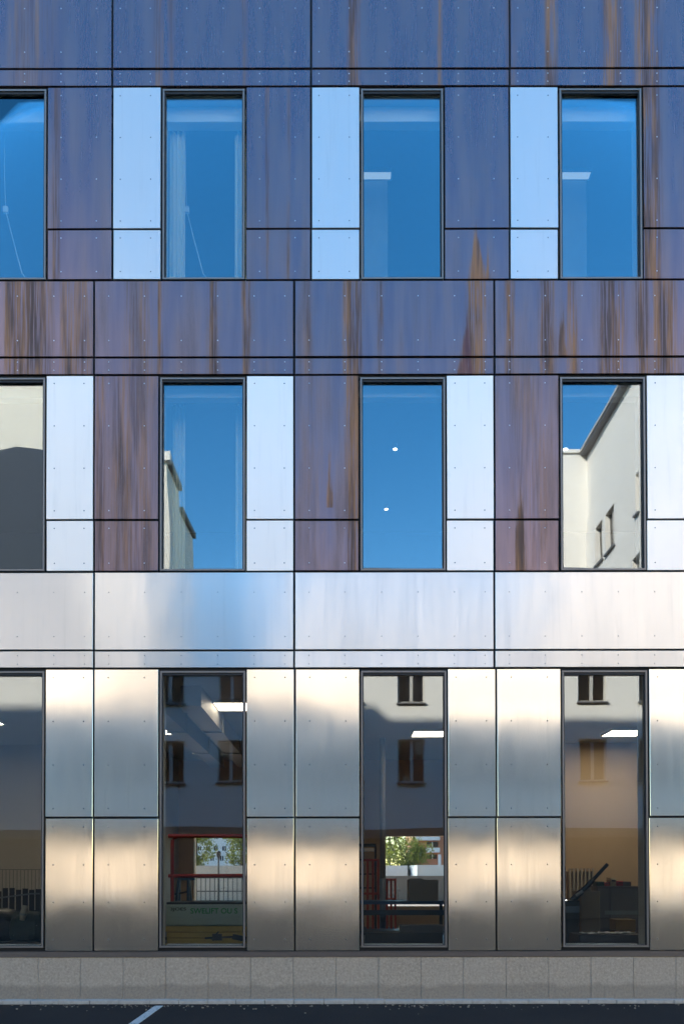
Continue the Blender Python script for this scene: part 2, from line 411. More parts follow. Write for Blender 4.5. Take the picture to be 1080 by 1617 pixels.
# band M, row 2, band L
for k in range(-2, 4):
    x0 = 148.3 + 316.2 * k
    rx = [x0 + q for q in (23.5, 80, 138, 195.5, 253, 301.5)]
    panel(x0 + 1.6, x0 + 314.6, 443.3, 562, 'oxide', rx, (467, 537), OX)
    panel(x0 + 1.6, x0 + 314.6, 565.2, 590, 'oxide', rx, (571, 584), OX)
    rx2 = [x0 + q for q in (23.5, 80, 138, 195.5, 253, 301.5)]
    panel(x0 + 1.6, x0 + 314.6, 904.3, 1025.5, 'steel_band', rx2, (935, 1005), ST, 'rivet_dark')
    panel(x0 + 1.6, x0 + 314.6, 1028.6, 1054, 'steel_band', rx2, (1035, 1048.5), ST, 'rivet_dark')
    o = 316.2 * k
    panel(150 + o, 249.7 + o, 593.4, 819.2, 'oxide', (172 + o, 228 + o), (605, 672, 739, 806), OX)
    panel(150 + o, 249.7 + o, 822.4, 901, 'oxide', (172 + o, 228 + o), (834, 889), OX)
    window(251.5 + o, 388.2 + o, 593.7, 901.3, 2, k)
    panel(389.8 + o, 462.9 + o, 593.4, 819.2, 'white_panel', (402 + o, 449 + o), (605, 672, 739, 806), PA, 'rivet_dark')
    panel(389.8 + o, 462.9 + o, 822.4, 901, 'white_panel', (402 + o, 449 + o), (834, 889), PA, 'rivet_dark')
    o = 318.0 * k
    for a, b_, r_ in ((149.2, 249.3, (171, 228)), (390, 464, (402, 450))):
        rr = [q + o for q in r_]
        panel(a + o, b_ + o, 1057.3, 1289.8, 'steel', rr, (1070, 1139, 1208, 1277), ST, 'rivet_dark')
        panel(a + o, b_ + o, 1293, 1502, 'steel', rr, (1306, 1366, 1425, 1484), ST, 'rivet_dark')
    window(251 + o, 388.5 + o, 1057.6, 1497.5, 1, k)
# structure behind the panels
def part(name, mat, *boxes, parent=B):
    b = MB()
    for q in boxes: b.box(*q)
    return b.build(name, mat, parent)
rows = {3: (137.5, 440.5), 2: (593.7, 901.3), 1: (1057.6, 1497.5)}
bands = [(-20, 137.5), (440.5, 593.7), (901.3, 1057.6)]
for y0, y1 in bands:
    part('spandrel_wall', [M['plaster_in']], (XL, XR, .09, WT, ZP(y1) + .012, ZP(y0) - .012))
    part('membrane', M['black'], (XL, XR, .032, .088, ZP(y1) - .01, ZP(y0) + .0))
part('membrane', M['black'], (XL, XR, .032, .088, ZP(1512), ZP(1497.5)))
part('spandrel_wall', M['plaster_in'], (XL, XR, .09, WT, 0, ZP(1497.5) - .012))
for r in (1, 2, 3):
    ws = sorted([q for q in WIN if q[0] == r], key=lambda q: q[1])
    edges = [XL] + [v for q in ws for v in (q[1], q[2])] + [XR]
    Z0, Z1 = ZP(rows[r][1]), ZP(rows[r][0])
    for a, b_ in zip(edges[0::2], edges[1::2]):
        if b_ - a > .02:
            part('pier', M['plaster_in'], (a - .0, b_ + .0, .09, WT - .002, Z0 - .010, Z1 + .010))
            part('pier_membrane', M['black'], (a + .001, b_ - .001, .033, .088, Z0 - .008, Z1 - .002))
part('flashing', M['flash'], (XL, XR, -.012, .03, ZP(1511.5), ZP(1503.2)))
# plinth stones
t = NT('plinth_granite'); p = t.pos()
sx = t.n('SeparateXYZ'); t.set(sx.inputs[0], p)
n1 = t.noise(p, 34, 4, .75); n2 = t.noise(p, 1.0, 3, .6, 28, 1, 2.2); n3 = t.noise(p, 3, 4, .6)
c = t.mix(n1, (.075, .05, .033), (.74, .57, .41)); c = t.mix(t.math('MULTIPLY', t.step(n2, .4, .7), .35), c, (.42, .325, .235))
oi = t.n('ObjectInfo').outputs['Random']
c = t.mix(t.math('MULTIPLY', oi, .25), c, (.46, .36, .27))
dirt = t.step(t.math('ADD', sx.outputs[2], t.math('MULTIPLY', t.math('SUBTRACT', n3, .5), .16)), .255, .19)
c = t.mix(t.math('MULTIPLY', dirt, .5), c, (.17, .13, .095))
M['granite'] = t.end(t.pbr(c, .85, 0, t.bump(t.math('ADD', n1, n2), .9, .010)))
M['mortar'] = plain('pale_mortar', (.36, .34, .31), .9, 0, .1, 30)
xp = W(-480 + 2, 1550)[0]; st = 67.0 / PXM; xp = W(59 - 67 * 8, 1550)[0]
while xp < XR:
    b = MB(); b.chamfer(xp + .0025, xp + st - .0025, -.004 + rnd.uniform(-.002, .002), .085, .0, ZP(1512.2), .005); b.build('plinth_stone', M['granite'], B); xp += st
part('mortar_bed', M['mortar'], (XL, XR, .006, .088, .001, ZP(1512.6)))
# floors, rooms, rear wall, upper storeys
DB = 9.0
zc = {1: (.45, ZP(1062) + .05), 2: (ZP(901) - .25, ZP(596) + .08), 3: (ZP(440) - .25, ZP(140) + .08)}
part('floor_slab', [M['floor_in']], (XL, XR, WT, DB, .1, zc[1][0]))
part('ceiling', M['ceil'], (XL, XR, WT, DB - .3, zc[1][1], zc[2][0] - .02)); part('floor_slab', M['floor_in'], (XL, XR, WT, DB, zc[2][0] - .02, zc[2][0]))
part('ceiling', M['ceil'], (XL, XR, WT, DB - .3, zc[2][1], zc[3][0] - .02)); part('floor_slab', M['floor_in'], (XL, XR, WT, DB, zc[3][0] - .02, zc[3][0]))
part('ceiling', M['ceil'], (XL, XR, WT, DB - .3, zc[3][1], zc[3][1] + .5))
part('room_wall', M['darkwall'], (XL, XR, 5.2, 5.35, zc[2][0], zc[2][1])); part('room_wall', M['darkwall'], (XL, XR, 5.2, 5.35, zc[3][0], zc[3][1]))
xa, xb = W(78, 1300)[0], W(846, 1300)[0]
part('partition', M['tan_in'], (xb, xb + .12, WT, DB - .3, zc[1][0], zc[1][1])); part('partition', M['greywall'], (xa - .12, xa, WT, DB - .3, zc[1][0], zc[1][1]))
part('room_wall', M['tan_in'], (xb + .12, XR, 6.2, 6.35, zc[1][0], zc[1][1])); part('room_wall', M['greywall'], (XL, xa - .12, 6.4, 6.55, zc[1][0], zc[1][1]))
# rear wall with openings for the room seen through
def wall_holes(x0, x1, z0, z1, y0, y1, holes, mb=None):
    b = mb or MB(); xs = sorted({x0, x1, *[h[0] for h in holes], *[h[1] for h in holes]}); zs = sorted({z0, z1, *[h[2] for h in holes], *[h[3] for h in holes]})
    solid = lambda i, j: 0 <= i < len(xs)-1 and 0 <= j < len(zs)-1 and not any(h[0] - 1e-6 <= xs[i] and xs[i+1] <= h[1] + 1e-6 and h[2] - 1e-6 <= zs[j] and zs[j+1] <= h[3] + 1e-6 for h in holes)
    for i in range(len(xs) - 1):
        for j in range(len(zs) - 1):
            if not solid(i, j): continue
            a, c, e, f = xs[i], xs[i+1], zs[j], zs[j+1]
            b.quad([(a,y0,e),(c,y0,e),(c,y0,f),(a,y0,f)]); b.quad([(c,y1,e),(a,y1,e),(a,y1,f),(c,y1,f)])
            if not solid(i-1, j): b.quad([(a,y1,e),(a,y0,e),(a,y0,f),(a,y1,f)])
            if not solid(i+1, j): b.quad([(c,y0,e),(c,y1,e),(c,y1,f),(c,y0,f)])
            if not solid(i, j-1): b.quad([(a,y1,e),(c,y1,e),(c,y0,e),(a,y0,e)])
            if not solid(i, j+1): b.quad([(a,y0,f),(c,y0,f),(c,y1,f),(a,y1,f)])
    return b
S9 = D + DB - .3
op1 = (at(306, 1400, S9)[0], at(400, 1400, S9)[0], .91, at(540, 1321, S9)[1])
op2 = (at(609, 1400, S9)[0], at(708, 1400, S9)[0], .91, at(540, 1321, S9)[1])
wall_holes(XL, XR, 0, 24.3, DB - .3, DB, [op1, op2]).build('rear_wall', M['tan_in'], B)
for q in (op1, op2): part('rear_glazing', M['glass_far'], (q[0] - .02, q[1] + .02, DB - .16, DB - .15, q[2] - .02, q[3] + .02))
part('upper_storeys', M['oxide'], (XL, XR, .04, DB - .3, ZP(-20), 24.3))
part('end_wall', M['flash'], (XL - .2, XL, .04, DB, 0, 24.3)); part('end_wall', M['flash'], (XR, XR + .2, .04, DB, 0, 24.3))
part('side_block', M['flash'], (XL - 22, XL - .2, 0, DB, 0, 24.3), (XR + .2, XR + 25, 0, DB, 0, 24.3))
part('shadow_tower', M['flash'], (-60, -20.9, 4.4, 9.0, 24.302, 28.2))  # unseen roof volume shaped for the diagonal shadow on the block opposite
part('shadow_fin', M['flash'], (-26.0, -22.6, .3, 1.2, 24.302, 30.4))  # unseen fin added to shade part of the block opposite
part('far_block', M['flash'], (-80, XL - 22.002, 0, 14, 0, 24.3))

# ------------------------------------------------------------------ things in the rooms
M['lamp_on'] = emit('lit_panel', (1, .80, .60), 1.6)
M['lamp_dim'] = emit('dim_panel', (.8, .95, 1), .08)
M['lamp_bright'] = emit('bright_panel', (1, .84, .64), 5.5)
M['spot_on'] = emit('lit_spot', (1, .95, .88), 3.0)
M['white'] = plain('white_enamel', (.75, .75, .73), .4, 0, .04)
def ceiling_panel(px, py, row, label, wx=.6, wy=.62, lit=True):
    zc1 = zc[row][1]; a, b_ = ray(px, py); s_ = (zc1 - .05 - CAMZ) / b_
    x, y = a * s_, s_ - D
    e = thing('ceiling_light', label, 'ceiling light', (x, y, zc1), 'panel lights set under the ceilings')
    f = MB(); f.box(-wx/2 - .02, -wx/2, -wy/2 - .02, wy/2 + .02, -.05, 0); f.box(wx/2, wx/2 + .02, -wy/2 - .02, wy/2 + .02, -.05, 0)
    f.box(-wx/2, wx/2, -wy/2 - .02, -wy/2, -.05, 0); f.box(-wx/2, wx/2, wy/2, wy/2 + .02, -.05, 0); f.build('frame', M['white'], e)
    f = MB(); f.box(-wx/2, wx/2, -wy/2, wy/2, -.045, -.005); f.build('diffuser', M['lamp_dim'] if lit == 'dim' else M['lamp_bright'] if lit == 'bright' else M['lamp_on'], e)
ceiling_panel(276, 1156, 1, 'lit ceiling panel at the left edge of the window showing the printed wrap')
ceiling_panel(373, 1117, 1, 'lit ceiling panel beside the grey ceiling ducts, nearest the glass')
ceiling_panel(678, 1160, 1, 'lit ceiling panel in the ground floor window left of the cabinet window')
ceiling_panel(985, 1159, 1, 'lit ceiling panel in the ground floor window above the grey cabinet', lit='bright')
ceiling_panel(-34, 1140, 1, 'added ceiling panel out of view that brightens the leftmost ground floor room', lit='bright')  # lamp added out of view to brighten the left room
ceiling_panel(594, 277, 3, 'pale ceiling panel in the top floor window at the middle', .42, .13, 'dim')
ceiling_panel(908, 277, 3, 'pale ceiling panel in the rightmost top floor window', .42, .13, 'dim')
def spot(px, py, row, label, r=.034):
    zc1 = zc[row][1]; a, b_ = ray(px, py); s_ = (zc1 - .08 - CAMZ) / b_; x, y = a * s_, s_ - D
    e = thing('downlight', label, 'downlight', (x, y, zc1), 'small round downlights')
    MB().tube([(0, 0, 0), (0, 0, -.08)], r, 14).build('housing', M['white'], e)
    MB().tube([(0, 0, -.081), (0, 0, -.084)], r * .85, 14).build('lens', M['spot_on'], e)
spot(322, 1107, 1, 'round downlight between the two ceiling ducts on the ground floor', .07)
spot(624, 709, 2, 'upper of the two round downlights in the middle window of the middle floor')
spot(610, 804, 2, 'lower of the two round downlights in the middle window of the middle floor')
spot(893, 709, 2, 'round downlight in the middle floor window that mirrors the white gable')
M['duct'] = plain('galvanised_duct', (.36, .36, .36), .5, .4, .06)
for px, lab in ((283, 'left grey ceiling duct behind the ground floor glass'), (340, 'right grey ceiling duct behind the ground floor glass')):
    x, z = at(px, 1108, 14.2)
    b = MB(); b.box(x - .14, x + .14, .9, 7.6, zc[1][1] - .30, zc[1][1] - .02); b.box(x - .16, x + .16, 3.0, 3.05, zc[1][1] - .32, zc[1][1] - .0); b.box(x - .16, x + .16, 5.4, 5.45, zc[1][1] - .32, zc[1][1] - .0)
    tag(b.build('ceiling_duct', M['duct']), lab, 'duct', 'ceiling ducts')
# curtains: wavy sheets with thickness
M['curtain'] = plain('cream_curtain', (.90, .84, .66), .8, 0, .05)
def curtain(px0, px1, py0, py1, y, label):
    x0, z1 = at(px0, py0, D + y); x1, z0 = at(px1, py1, D + y); z0 -= .2
    b = MB(); n = 28; pts = []
    for i in range(n + 1):
        u = i / n; pts.append((x0 + (x1 - x0) * u, y + .035 * math.sin(u * 19) + .012 * math.sin(u * 47)))
    for i in range(n):
        (a, c), (d, e) = pts[i], pts[i+1]
        b.quad([(a, c, z0), (d, e, z0), (d, e, z1), (a, c, z1)]); b.quad([(d, e + .008, z0), (a, c + .008, z0), (a, c + .008, z1), (d, e + .008, z1)])
    tag(b.build('curtain', M['curtain'], smooth=True), label, 'curtain', 'cream curtains')
curtain(268, 292, 208, 440, .47, 'cream curtain at the left of the top floor window with the hanging cord')
curtain(371, 392, 208, 440, .47, 'cream curtain at the right of the top floor window with the hanging cord')
curtain(273, 292, 640, 900, .8, 'pale curtain at the left of the middle floor window that mirrors stepped roofs')
curtain(372, 392, 640, 900, .8, 'pale curtain at the right of the middle floor window that mirrors stepped roofs')
M['screen'] = plain('grey_screen_cloth', (.30, .33, .34), .9)
for px, lab in ((572, 'grey screen under the lamp in the middle window of the top floor'), (886, 'grey screen under the lamp in the rightmost top floor window')):
    e = thing('room_screen', lab, 'screen', (0, 0, 0), 'standing screens on the top floor')
    xa_, za_ = at(px - 20, 284, D + 1.5); xb_, _ = at(px + 40, 284, D + 1.5)
    MB().chamfer(xa_, xb_, 1.5, 1.54, zc[3][0] + .08, za_, .004).build('cloth_panel', M['screen'], e)
    for q_ in (xa_ + .08, xb_ - .12): MB().box(q_, q_ + .04, 1.35, 1.69, zc[3][0], zc[3][0] + .08).build('foot', M['grey_foot'] if 'grey_foot' in M else M['alu'], e)
for k, (px, lab) in enumerate(((8, 'white box on a slack cord in the leftmost top floor window'), (294, 'white box on a slack cord beside the cream curtain'))):
    e = thing('blind_cord', lab, 'cord', (0, 0, 0), 'hanging cords')
    y = .62; s_ = D + y
    P = lambda a, c: (at(a, c, s_)[0], y, at(a, c, s_)[1])
    MB().tube([P(px - 1, 150), P(px - 1, 275), P(px + 1, 328)], .004, 6).build('cord', M['white'], e)
    MB().tube([P(px + 1, 332), P(px + 12, 376), P(px + 27, 432), P(px + 40, 447)], .006, 6).build('lower_cord', M['white'], e)
    c = P(px + 1, 331); MB().box(c[0] - .032, c[0] + .032, y - .02, y + .02, c[2] - .04, c[2] + .04).build('box', M['white'], e)

def pbox(px0, px1, py0, py1, y0, y1, mb=None):  # a box whose front face at depth y0 covers these pixels
    x0, z1 = at(px0, py0, D + y0); x1, z0 = at(px1, py1, D + y0)
    return (mb or MB()).box(x0, x1, y0, y1, z0, z1)
M['wrap'] = plain('grey_green_wrap', (.40, .48, .41), .45, 0, .12, 3)
M['wood'] = plain('yellow_board', (.50, .34, .08), .6, 0, .2, 5)
M['ink_green'] = plain('green_print', (.03, .30, .07), .6); M['ink_black'] = plain('black_print', (.01, .01, .01), .6)
fz = zc[1][0]
# wrapped board bundle with print, on a yellow timber stack
yb = 1.7
x0, zt = at(262, 1429, D + yb); x1, zb = at(420, 1463, D + yb)
e = thing('wrapped_board_bundle', 'grey-green wrapped bundle with green printed letters on yellow boards', 'bundle', ((x0+x1)/2, yb + .5, zb), None)
eo = e.location
b = MB(); b.chamfer(x0, x1, yb, yb + 1.0, zb, zt, .02); o = b.build('wrapping', M['wrap'], e)
for v in o.data.vertices: v.co -= eo
b = MB(); b.box(x0 + .005, x1 - .005, yb + .02, yb + .98, zt + .0, zt + .03); o = b.build('top_board', M['ink_black'], e)
for v in o.data.vertices: v.co -= eo
def lettering(txt, px0, px1, py0, py1, y, mat, name, parent, bold=0.0):
    cu = bpy.data.curves.new(name, 'FONT'); cu.body = txt; cu.extrude = .001; cu.offset = bold
    ob = bpy.data.objects.new(name, cu); COL.objects.link(ob)
    bpy.context.view_layer.update()
    me = bpy.data.meshes.new_from_object(ob.evaluated_get(bpy.context.evaluated_depsgraph_get()))
    bpy.data.objects.remove(ob)
    xs = [v.co.x for v in me.vertices]; ys = [v.co.y for v in me.vertices]
    X0, Z1 = at(px0, py0, D + y); X1, Z0 = at(px1, py1, D + y)
    for v in me.vertices:
        u = (v.co.x - min(xs)) / (max(xs) - min(xs)); q = (v.co.y - min(ys)) / (max(ys) - min(ys)); d = v.co.z
        v.co = Vector((X0 + (X1 - X0) * u, y - .003 - d, Z0 + (Z1 - Z0) * q)) - parent.location
    me.materials.clear(); me.materials.append(mat)
    for pl in me.polygons: pl.material_index = 0
    o = bpy.data.objects.new(name, me); COL.objects.link(o); o.parent = parent; return o
lettering('SWELIFT OU S', 301, 375, 1435, 1443.5, yb, M['ink_green'], 'lettering', e, .012)
lettering('3JOES', 269, 294, 1434, 1440, yb, M['ink_black'], 'lettering', e, .012)
e = thing('timber_stack', 'stack of yellow boards under the wrapped bundle', 'boards', (0, 0, 0))
zz = fz; i = 0; nb = 5; bh = (zb - fz) / nb
for i in range(nb):
    MB().chamfer(x0 + rnd.uniform(0, .03), x1 + rnd.uniform(-.03, .04), yb - .03 + rnd.uniform(-.02, .01), yb + 1.02, fz + i * bh + .001, fz + (i + 1) * bh - .004, .006).build('board', M['wood'], e)
# odds and ends on the window board of that window
M['dark'] = plain('dark_plastic', (.018, .018, .02), .45); M['grey'] = plain('grey_plastic', (.22, .22, .22), .5)
zs = ZP(1490.5); e = thing('clamp_set', 'dark clamps and tools lying on the inner sill below the printed bundle', 'tools', (W(350, 1486)[0], .45, zs))
b = MB(); b.tube([(-.28, .0, .035), (.1, .02, .05), (.24, .0, .035)], .014, 6); b.tube([(-.2, 0, .02), (-.1, .0, .12)], .01, 6); b.build('bar', M['dark'], e)
b = MB(); b.box(-.18, -.06, -.03, .03, .005, .09); b.box(.08, .26, -.03, .03, .005, .07, rot=Matrix.Rotation(.2, 3, 'Y')); b.build('jaw', M['dark'], e)
# red tubular guard rail (lift platform)
M['red'] = plain('red_enamel', (.42, .035, .025), .4); M['orange'] = plain('orange_red_enamel', (.52, .075, .03), .45); M['blue'] = plain('blue_enamel', (.03, .08, .17), .45)
y = 5.0; s_ = D + y; P = lambda a, c, dy=0: (at(a, c, s_)[0], y + dy, at(a, c, s_)[1])
e = thing('lift_guard_rail', 'red tubular guard rail standing behind the printed bundle', 'guard rail', (0, 0, 0))
b = MB(); b.tube([P(272, 1440), P(272, 1335), P(272.6, 1328), P(275, 1323.5), P(280, 1322)], .033, 8); b.build('corner_post', M['red'], e)
MB().tube([P(266, 1321), P(400, 1321)], .036, 8).build('top_rail', M['red'], e)
MB().tube([P(266, 1384), P(383, 1383.5)], .034, 8).build('mid_rail', M['red'], e)
b = MB(); q = P(272, 1440); b.tube([(q[0], y, q[2]), (q[0], y, fz + .05)], .033, 8); b.box(q[0] - .25, q[0] + 1.2, y - .3, y + .3, fz, fz + .05); b.build('platform', M['dark'], e)
MB().tube([P(398, 1321), P(398, 1400), (P(398, 1400)[0], y, fz + .05)], .033, 8).build('post', M['red'], e)
y = 6.0; s_ = D + y
e = thing('trestle', 'blue trestle below the middle red rail', 'trestle', (0, 0, 0))
MB().box(P(282, 1388)[0], P(308, 1388)[0], y - .05, y + .05, P(290, 1391)[2], P(290, 1387)[2]).build('beam', M['blue'], e)
for a, c in ((283, 278), (298, 301)):
    MB().tube([P(a, 1390, -.04), (P(c, 1440)[0], y - .3, fz)], .03, 6).build('leg', M['blue'], e); MB().tube([P(a, 1390, .04), (P(c, 1440)[0], y + .3, fz)], .03, 6).build('leg', M['blue'], e)
MB().tube([P(276, 1413), P(300, 1408)], .02, 6).build('brace', M['dark'], e)
# column, tables, box, red racks in the next window
y = 5.6; s_ = D + y
xcol = at(604.5, 1400, s_)[0]
e = thing('column', 'grey round column with a blue wrapped foot inside the ground floor room', 'column', (xcol, y, fz))
MB().tube([(0, 0, .0), (0, 0, zc[1][1] - fz)], .055, 14).build('shaft', plain('column_paint', (.22, .21, .20), .6), e, smooth=True)
MB().tube([(0, 0, .0), (0, 0, at(604, 1388, s_)[1] - fz)], .062, 14).build('wrap', plain('blue_grey_wrap', (.16, .22, .30), .5, 0, .4, 9), e, smooth=True)
y = 4.2; s_ = D + y
def rack(px0, px1, py0, py1, lab, n):
    e = thing('tube_rack', lab, 'rack', (0, 0, 0), 'orange red tube racks')
    for a in [px0 + (px1 - px0) * i / (n - 1) for i in range(n)]:
        q = P(a, py0); MB().tube([(q[0], y, q[2]), (q[0], y, fz)], .022, 6).build('post', M['orange'], e)
    for c in (py0 + 2, py1):
        MB().tube([P(px0 - 1, c), P(px1 + 1, c)], .022, 6).build('rail', M['orange'], e)
rack(572, 597, 1357, 1412, 'taller orange red tube rack left of the grey column', 4)
y = 5.0; s_ = D + y
rack(611, 624, 1388, 1420, 'low orange red tube rack right of the grey column', 3)
y = 6.6; s_ = D + y
e = thing('shelf_unit', 'dark shelf unit with pale boards behind the taller orange rack', 'shelf', (0, 0, 0))
b = pbox(566, 594, 1333, 1337, y, y + .4); b.build('top', M['dark'], e)
for c in (1357, 1380, 1402): pbox(566, 594, c, c + 2, y, y + .4).build('shelf', M['dark'], e)
for a in (566, 592): q = P(a, 1337); MB().box(q[0], q[0] + .03, y + .01, y + .39, fz, q[2]).build('side', M['dark'], e)
pbox(569, 591, 1340, 1345, y + .03, y + .3).build('board', M['white'], e)
y = 2.6
x0, zt = at(560, 1424, D + y); x1, _ = at(712, 1424, D + y)
e = thing('workbench', 'long dark workbench inside the window with the cardboard box', 'workbench', (0, 0, 0))
MB().chamfer(x0, x1, y, y + .8, zt - .05, zt, .004).build('top', M['blue'], e)
pbox(560, 712, 1438, 1446, y + .02, y + .04).build('apron', plain('grey_apron', (.06, .075, .09), .5), e)
for a in (x0 + .05, x1 - .1): MB().box(a, a + .05, y + .03, y + .08, fz, zt - .05).build('leg', M['dark'], e); MB().box(a, a + .05, y + .7, y + .75, fz, zt - .05).build('leg', M['dark'], e)
MB().box(x0 + .1, x1 - .1, y + .1, y + .7, fz + .25, fz + .28).build('lower_shelf', M['dark'], e)
M['card'] = plain('brown_cardboard', (.34, .27, .19), .8, 0, .1, 4)
e = thing('cardboard_box', 'brown cardboard box on the dark workbench', 'box', (0, 0, 0))
b = pbox(646, 692, 1390, 1423.6, y + .12, y + .55); b.build('carton', M['card'], e)
q = at(646, 1390, D + y + .12); q2 = at(668, 1390, D + y + .12)
MB().box(q[0], q2[0], y + .12, y + .14, q[1], q[1] + .02).build('flap', M['card'], e)
b = pbox(632, 700, 1462, 1473, 1.0, 1.25); tag(b.build('plank', plain('grey_plank', (.10, .095, .095), .6)), 'grey plank lying on trestle feet under the workbench', 'plank')
e = thing('crate', 'low dark crate carrying the grey plank', 'crate', (0, 0, 0))
qa = at(574, 1473, D + 1.0); qb = at(700, 1473, D + 1.0)
for i in range(3): MB().box(qa[0], qb[0], .98 + i * .12, 1.06 + i * .12, qa[1] - .04, qa[1] - .002).build('slat', M['dark'], e)
MB().box(qa[0] + .02, qb[0] - .02, .99, 1.3, fz, qa[1] - .04).build('body', M['dark'], e)
# right room: black machine with raised arm, cabinet, boxes
y = 1.6; s_ = D + y
e = thing('telescopic_arm_machine', 'black machine with a raised telescopic arm inside the rightmost ground floor window', 'machine', (0, 0, 0))
q0, q1 = at(888, 1423, s_), at(916, 1490, s_)
MB().chamfer(q0[0], q1[0], y, y + .5, fz, q0[1], .02).build('body', M['dark'], e)
pbox(888, 915, 1432, 1442, y - .015, y - .001).build('panel', plain('blue_grey_panel', (.10, .13, .17), .4), e)
MB().tube([P(908, 1424, .2), P(922, 1411, .2), P(924, 1409, .2)], .045, 10).build('arm_foot', M['dark'], e)
MB().tube([P(922, 1411, .2), P(943, 1390, .2)], .034, 10).build('arm', M['dark'], e); MB().tube([P(943, 1390, .2), P(966, 1365, .2)], .026, 10).build('arm_tip', M['dark'], e)
MB().tube([P(914, 1415, .14), P(924, 1408, .14)], .025, 8).build('motor', M['grey'], e)
c = P(895, 1424.5); MB().tube([(c[0], y + .1, q0[1]), (c[0], y + .1, c[2] + .02)], .022, 10).build('lamp', M['spot_on'], e)
y = 2.6; s_ = D + y
e = thing('cardboard_sheet', 'large brown cardboard box beside the black machine', 'box', (0, 0, 0))
q0, q1 = at(917, 1408, s_), at(948, 1490, s_); MB().chamfer(q0[0], q1[0], y, y + .5, fz, q0[1], .01).build('carton', M['card'], e)
q2 = at(934, 1404, s_); MB().box(q0[0] + .02, q2[0], y + .03, y + .05, q0[1], q0[1] + .06).build('flap', M['card'], e)
y = 2.9; s_ = D + y
e = thing('cabinet', 'dark grey cabinet with coloured boxes on top in the rightmost ground floor window', 'cabinet', (0, 0, 0))
q0, q1 = at(943, 1400, s_), at(1012, 1480, s_)
MB().chamfer(q0[0], q1[0], y, y + .5, fz + .08, q0[1], .01).build('body', plain('grey_cabinet', (.12, .10, .095), .5), e)
for a, c in ((945, 961), (965, 1010)):
    d = pbox(a, c, 1404, 1466, y - .02, y - .001).build('door', plain('cabinet_door', (.15, .13, .125), .45), e)
pbox(955, 1010, 1439, 1445, y - .03, y - .021).build('handle_rail', M['grey'], e)
for a in (q0[0] + .02, q1[0] - .07): MB().box(a, a + .05, y + .03, y + .47, fz, fz + .08).build('foot', M['dark'], e)
zt = q0[1]
for px0, px1, h, cm, lab in ((945, 957, 7, (.02, .05, .03), 'dark green tool case on the cabinet top, left end'), (957, 966, 6, (.30, .03, .03), 'small red box on the cabinet top next to the green case'),
                             (967, 976, 13, (.36, .30, .20), 'taller pale box on the cabinet top'), (977, 987, 8, (.42, .04, .05), 'bright red box on the cabinet top'), (987, 1000, 7, (.05, .03, .03), 'black case at the right on the cabinet top')):
    a, _ = at(px0, 1400, s_); c, _ = at(px1 - .6, 1400, s_); hh = h / F * s_
    e = thing('tool_box', lab, 'box', ((a + c) / 2, y + .2, zt))
    wd = (c - a) / 2; mt = plain('box_paint', cm, .5)
    MB().chamfer(-wd, wd, -.12, .12, 0, hh * .7, .006).build('body', mt, e); MB().chamfer(-wd, wd, -.12, .12, hh * .72, hh, .006).build('lid', plain('box_lid', [min(1, v * 1.6 + .01) for v in cm], .5), e)
    MB().box(-.03, .03, -.135, -.12, hh * .55, hh * .72).build('clasp', M['dark'], e)
y = 1.9; s_ = D + y
q0, q1 = at(972, 1453, s_), at(1004, 1470, s_)
e = thing('low_stool', 'low yellow wooden stool in front of the cabinet', 'stool', (0, 0, 0))
MB().chamfer(q0[0], q1[0], y, y + .3, q1[1], q0[1], .008).build('seat', plain('stool_wood', (.32, .19, .06), .6, 0, .2), e)
for a in (q0[0] + .01, q1[0] - .06):
    for d in (.02, .24): MB().box(a, a + .05, y + d, y + d + .05, fz, q1[1]).build('leg', plain('stool_leg', (.30, .18, .07), .6), e)
for i, (px, py, wd, an, lab) in enumerate(((930, 1478, .16, .1, 'white paper left of the other sheets on the room floor'), (962, 1474, .2, -.5, 'crumpled grey paper in front of the cardboard box'), (988, 1477, .2, .4, 'grey paper nearest the stool'))):
    x, z = at(px, py, D + .95)
    b = MB(); n = 5
    for a in range(n):
        for c in range(n):
            hgt = lambda i_, j_: .012 * math.sin(i_ * 1.9 + i) * math.cos(j_ * 1.4 + i * 2) + .02
            pt = lambda i_, j_: ((i_ / n - .5) * wd * 1.4, (j_ / n - .5) * wd, hgt(i_, j_))
            b.quad([pt(a, c), pt(a + 1, c), pt(a + 1, c + 1), pt(a, c + 1)])
            b.quad([(q[0], q[1], q[2] - .003) for q in (pt(a, c + 1), pt(a + 1, c + 1), pt(a + 1, c), pt(a, c))])
    o = b.build('paper_sheet', M['white']); o.location = (x, .95 + i * .05, fz + .34); o.rotation_euler.z = an; tag(o, lab, 'paper')
e = thing('low_platform', 'low dark platform under the papers', 'platform', (0, 0, 0))
q0, q1 = at(915, 1480, D + .8), at(1020, 1480, D + .8)
MB().chamfer(q0[0], q1[0], .8, 1.35, fz + .1, fz + .34, .01).build('deck', plain('dark_board', (.05, .05, .06), .6), e)
for a in (q0[0] + .05, q1[0] - .1): MB().box(a, a + .06, .85, 1.3, fz, fz + .1).build('skid', M['dark'], e)
# radiator on the beige wall
y = 6.1; s_ = D + y
e = thing('radiator', 'pale ribbed radiator on the beige wall behind the black machine', 'radiator', (0, 0, 0))
for i in range(8):
    a = 893 + i * 6; pbox(a, a + 3.0, 1372, 1440, y, y + .09).build('rib', plain('radiator_paint', (.50, .44, .36), .5), e) if i else MB()
pbox(891, 940, 1374, 1377, y + .02, y + .098).build('pipe', M['tan_in'], e)
